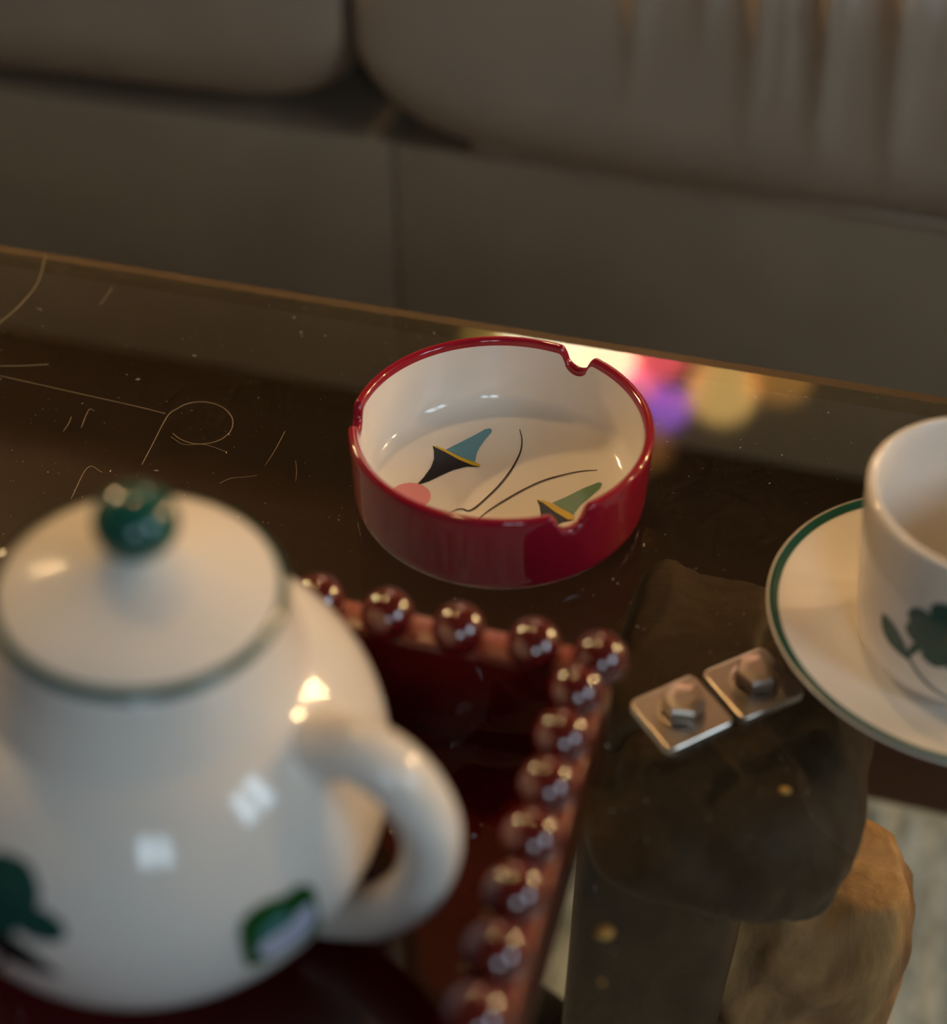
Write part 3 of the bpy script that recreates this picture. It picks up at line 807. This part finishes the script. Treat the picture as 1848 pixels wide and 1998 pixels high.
# dust specks: uncountable, one object
rnd = random.Random(11); v, f = [], []
DUST = mat('pale_dust', (.75, .68, .55), .7)
occupied = [((.0099, .3941), .056), (CUPC, .064)]
for i in range(5200):
    ex, ey = rnd.uniform(-.42, .34), rnd.uniform(.06, .486)
    if TRX0 - .003 < ex < TRX1 + .003 and ey < TRY1 + .003: continue
    p = W(ex, ey, 0)
    if any(math.hypot(p.x - c[0], p.y - c[1]) < r for c, r in occupied): continue
    s = min(rnd.expovariate(1 / .00007), .0004) + .00003; a = rnd.uniform(0, 6.28); n = len(v); el = rnd.choice((1, 1, 1, 3.5))
    q = [Vector((s * el, 0, 0)), Vector((0, s, 0)), Vector((-s * el, 0, 0)), Vector((0, -s, 0)), Vector((0, 0, s * 1.2))]
    for w in q:
        w.rotate(Euler((0, 0, a))); v.append((p.x + w.x, p.y + w.y, H + .00003 + w.z))
    f += [(n, n + 1, n + 4), (n + 1, n + 2, n + 4), (n + 2, n + 3, n + 4), (n + 3, n, n + 4)]
d = mesh_py('dust', v, f, DUST, None, False)
tag(d, 'fine pale dust specks scattered over the glass table top', 'dust'); d['kind'] = 'stuff'
CRUMB = mat('golden_crumb', (.55, .33, .07), .6, noise=(900, (.38, .20, .04), 4))
def crumb(p, s, label, seed):
    rr = random.Random(seed)
    def fn(c):
        k = 1 + .25 * math.sin(c.x * 900 + seed) + .2 * math.sin(c.y * 1200 + seed * 2) + .15 * math.sin(c.z * 1500)
        return Vector((c.x * k * 1.25, c.y * k, c.z * .6 * k))
    o = icos('crumb', s, CRUMB, None, 2, fn=fn, loc=(p[0], p[1], H + s * .62))
    tag(o, label, 'crumb', 'crumbs on the glass')
crumb((.0355, .2085), .0019, 'golden crumb on the glass beside the right wall of the tray', 1)
crumb((.0938, .2571), .0016, 'orange crumb on the glass below the bolted steel plates', 5)
crumb((.0345, .1939), .0007, 'tiny pale crumb on the glass nearest the bottom of the picture', 9)
def cloth_fn(c):
    k = 1 + .22 * math.sin(c.x * 150 + 1) + .2 * math.sin(c.y * 190 + c.x * 80) + .12 * math.sin(c.z * 300)
    q = Vector((c.x * k * 1.5, c.y * k, c.z * k * .7)); return q
o = icos('crumpled_cloth', .019, BLACK, None, 4, fn=cloth_fn, loc=(.028, .394, .026))
tag(o, 'small crumpled black cloth on the rug beside the stone pedestal', 'cloth')

# ================================================================== LAMPS
def globe(name, parent, p, r=.028, m=None):
    return icos(name, r, m or BULBM, parent, 2, loc=p)
def globe_lamp(name, label, base, h, bulbs):
    t = thing(name, label, 'lamp', base)
    lathe('lamp_base', [(0, .002), (.13, .002), (.135, .010), (.125, .018), (.03, .026), (.016, .045), (0, .045)], BRASS, t, 48)
    tube('lamp_pole', [(0, 0, .03), (0, 0, h / 2), (0, 0, h - .1)], .011, BRASS, t, 14)
    for dx, dy, dz in bulbs:
        tube('lamp_arm', catmull([(0, 0, h - .12), (dx * .4, dy * .4, h - .13 + dz), (dx, dy, h - .035 + dz)], 6), .006, BRASS, t, 10)
        globe('bulb', t, (dx, dy, h + dz))
    return t
globe_lamp('floor_lamp', 'brass floor lamp with two glowing globes left of the sofa', W(-1.55, 1.15, 0), 1.47, [(-.13, .02, .05), (.13, -.02, -.08)])
base = W(1.62, 1.66, 0)
arms = []
for ex, ey, z in ((1.55, 1.74, 1.33), (1.36, 1.90, 1.15), (1.70, 1.38, 1.48), (1.50, 1.93, .98)):
    q = W(ex, ey, 0) - base; arms.append((q.x, q.y, z - 1.25))
globe_lamp('floor_lamp', 'branching brass floor lamp with four glowing globes right of the sofa', base, 1.25, arms)
# slim pendant above the sofa's front edge: bulbs at the top of a brass spindle
cp = W(-.46, .88, 0)
ch_ = thing('pendant_lamp', 'slim brass pendant lamp with small glowing bulbs above the sofa front', 'lamp', (cp.x, cp.y, 1.84))
tube('hanging_rod', [(0, 0, .0), (0, 0, .3), (0, 0, ZC - 1.84 - .004)], .005, BRASS, ch_, 12)
lathe('ceiling_rose', [(0, ZC - 1.845), (.05, ZC - 1.848), (.045, ZC - 1.865), (.01, ZC - 1.88), (0, ZC - 1.88)], BRASS, ch_, 32)
lathe('spindle', [(0, 0), (.012, -.004), (.016, -.03), (.010, -.08), (.014, -.20), (.008, -.34), (0, -.35)], BRASS, ch_, 24)
for k in range(2):
    globe('bulb', ch_, (0, -.004, .03 + .075 * k), .024, SMALLBULB)
# cluster of coloured glass globes hanging behind the sofa, mirrored near the far edge of the table
lp = W(-.22, 1.75, 0); LZ = H + 1.25
sg = thing('cluster_lamp', 'hanging lamp of coloured glass globes over the sofa back, mirrored in the table glass', 'lamp', (lp.x, lp.y, LZ), ROT)
tube('hanging_rod', [(0, 0, .0), (0, 0, .4), (0, 0, ZC - LZ - .004)], .006, BRASS, sg, 10)
lathe('cap', [(0, -.02), (.05, -.015), (.055, .0), (.02, .012), (0, .014)], BRASS, sg, 24)
for nm, c, e, x, z, r in (('white', (1.0, .84, .55), 16, -.38, .865, .075), ('warm_white', (1.0, .80, .48), 18, -.295, .895, .055),
                          ('red', (1.0, .10, .13), 9, -.205, .875, .042), ('pink', (1.0, .25, .50), 8, -.235, .935, .030), ('violet', (.45, .16, .95), 6, -.185, .975, .035),
                          ('gold', (1.0, .62, .18), 6, -.105, .925, .055), ('amber', (.9, .42, .08), 2.6, -.02, .880, .045), ('olive', (.7, .45, .1), 2, -.47, .90, .05), ('dim_amber', (.8, .4, .1), 1.2, -.21, 1.06, .04)):
    p = (x + .22, 0, z + H - LZ)
    icos('glass_globe', r, mat('lit_%s_globe' % nm, c, .2, .5, emit=c, estr=e), sg, 2, loc=p)
    tube('globe_cord', catmull([(p[0], 0, p[2] + r - .002), (p[0] * .9, 0, p[2] * .4), (p[0] * .1, 0, -.012)], 5), .0025, BLACK, sg, 6)
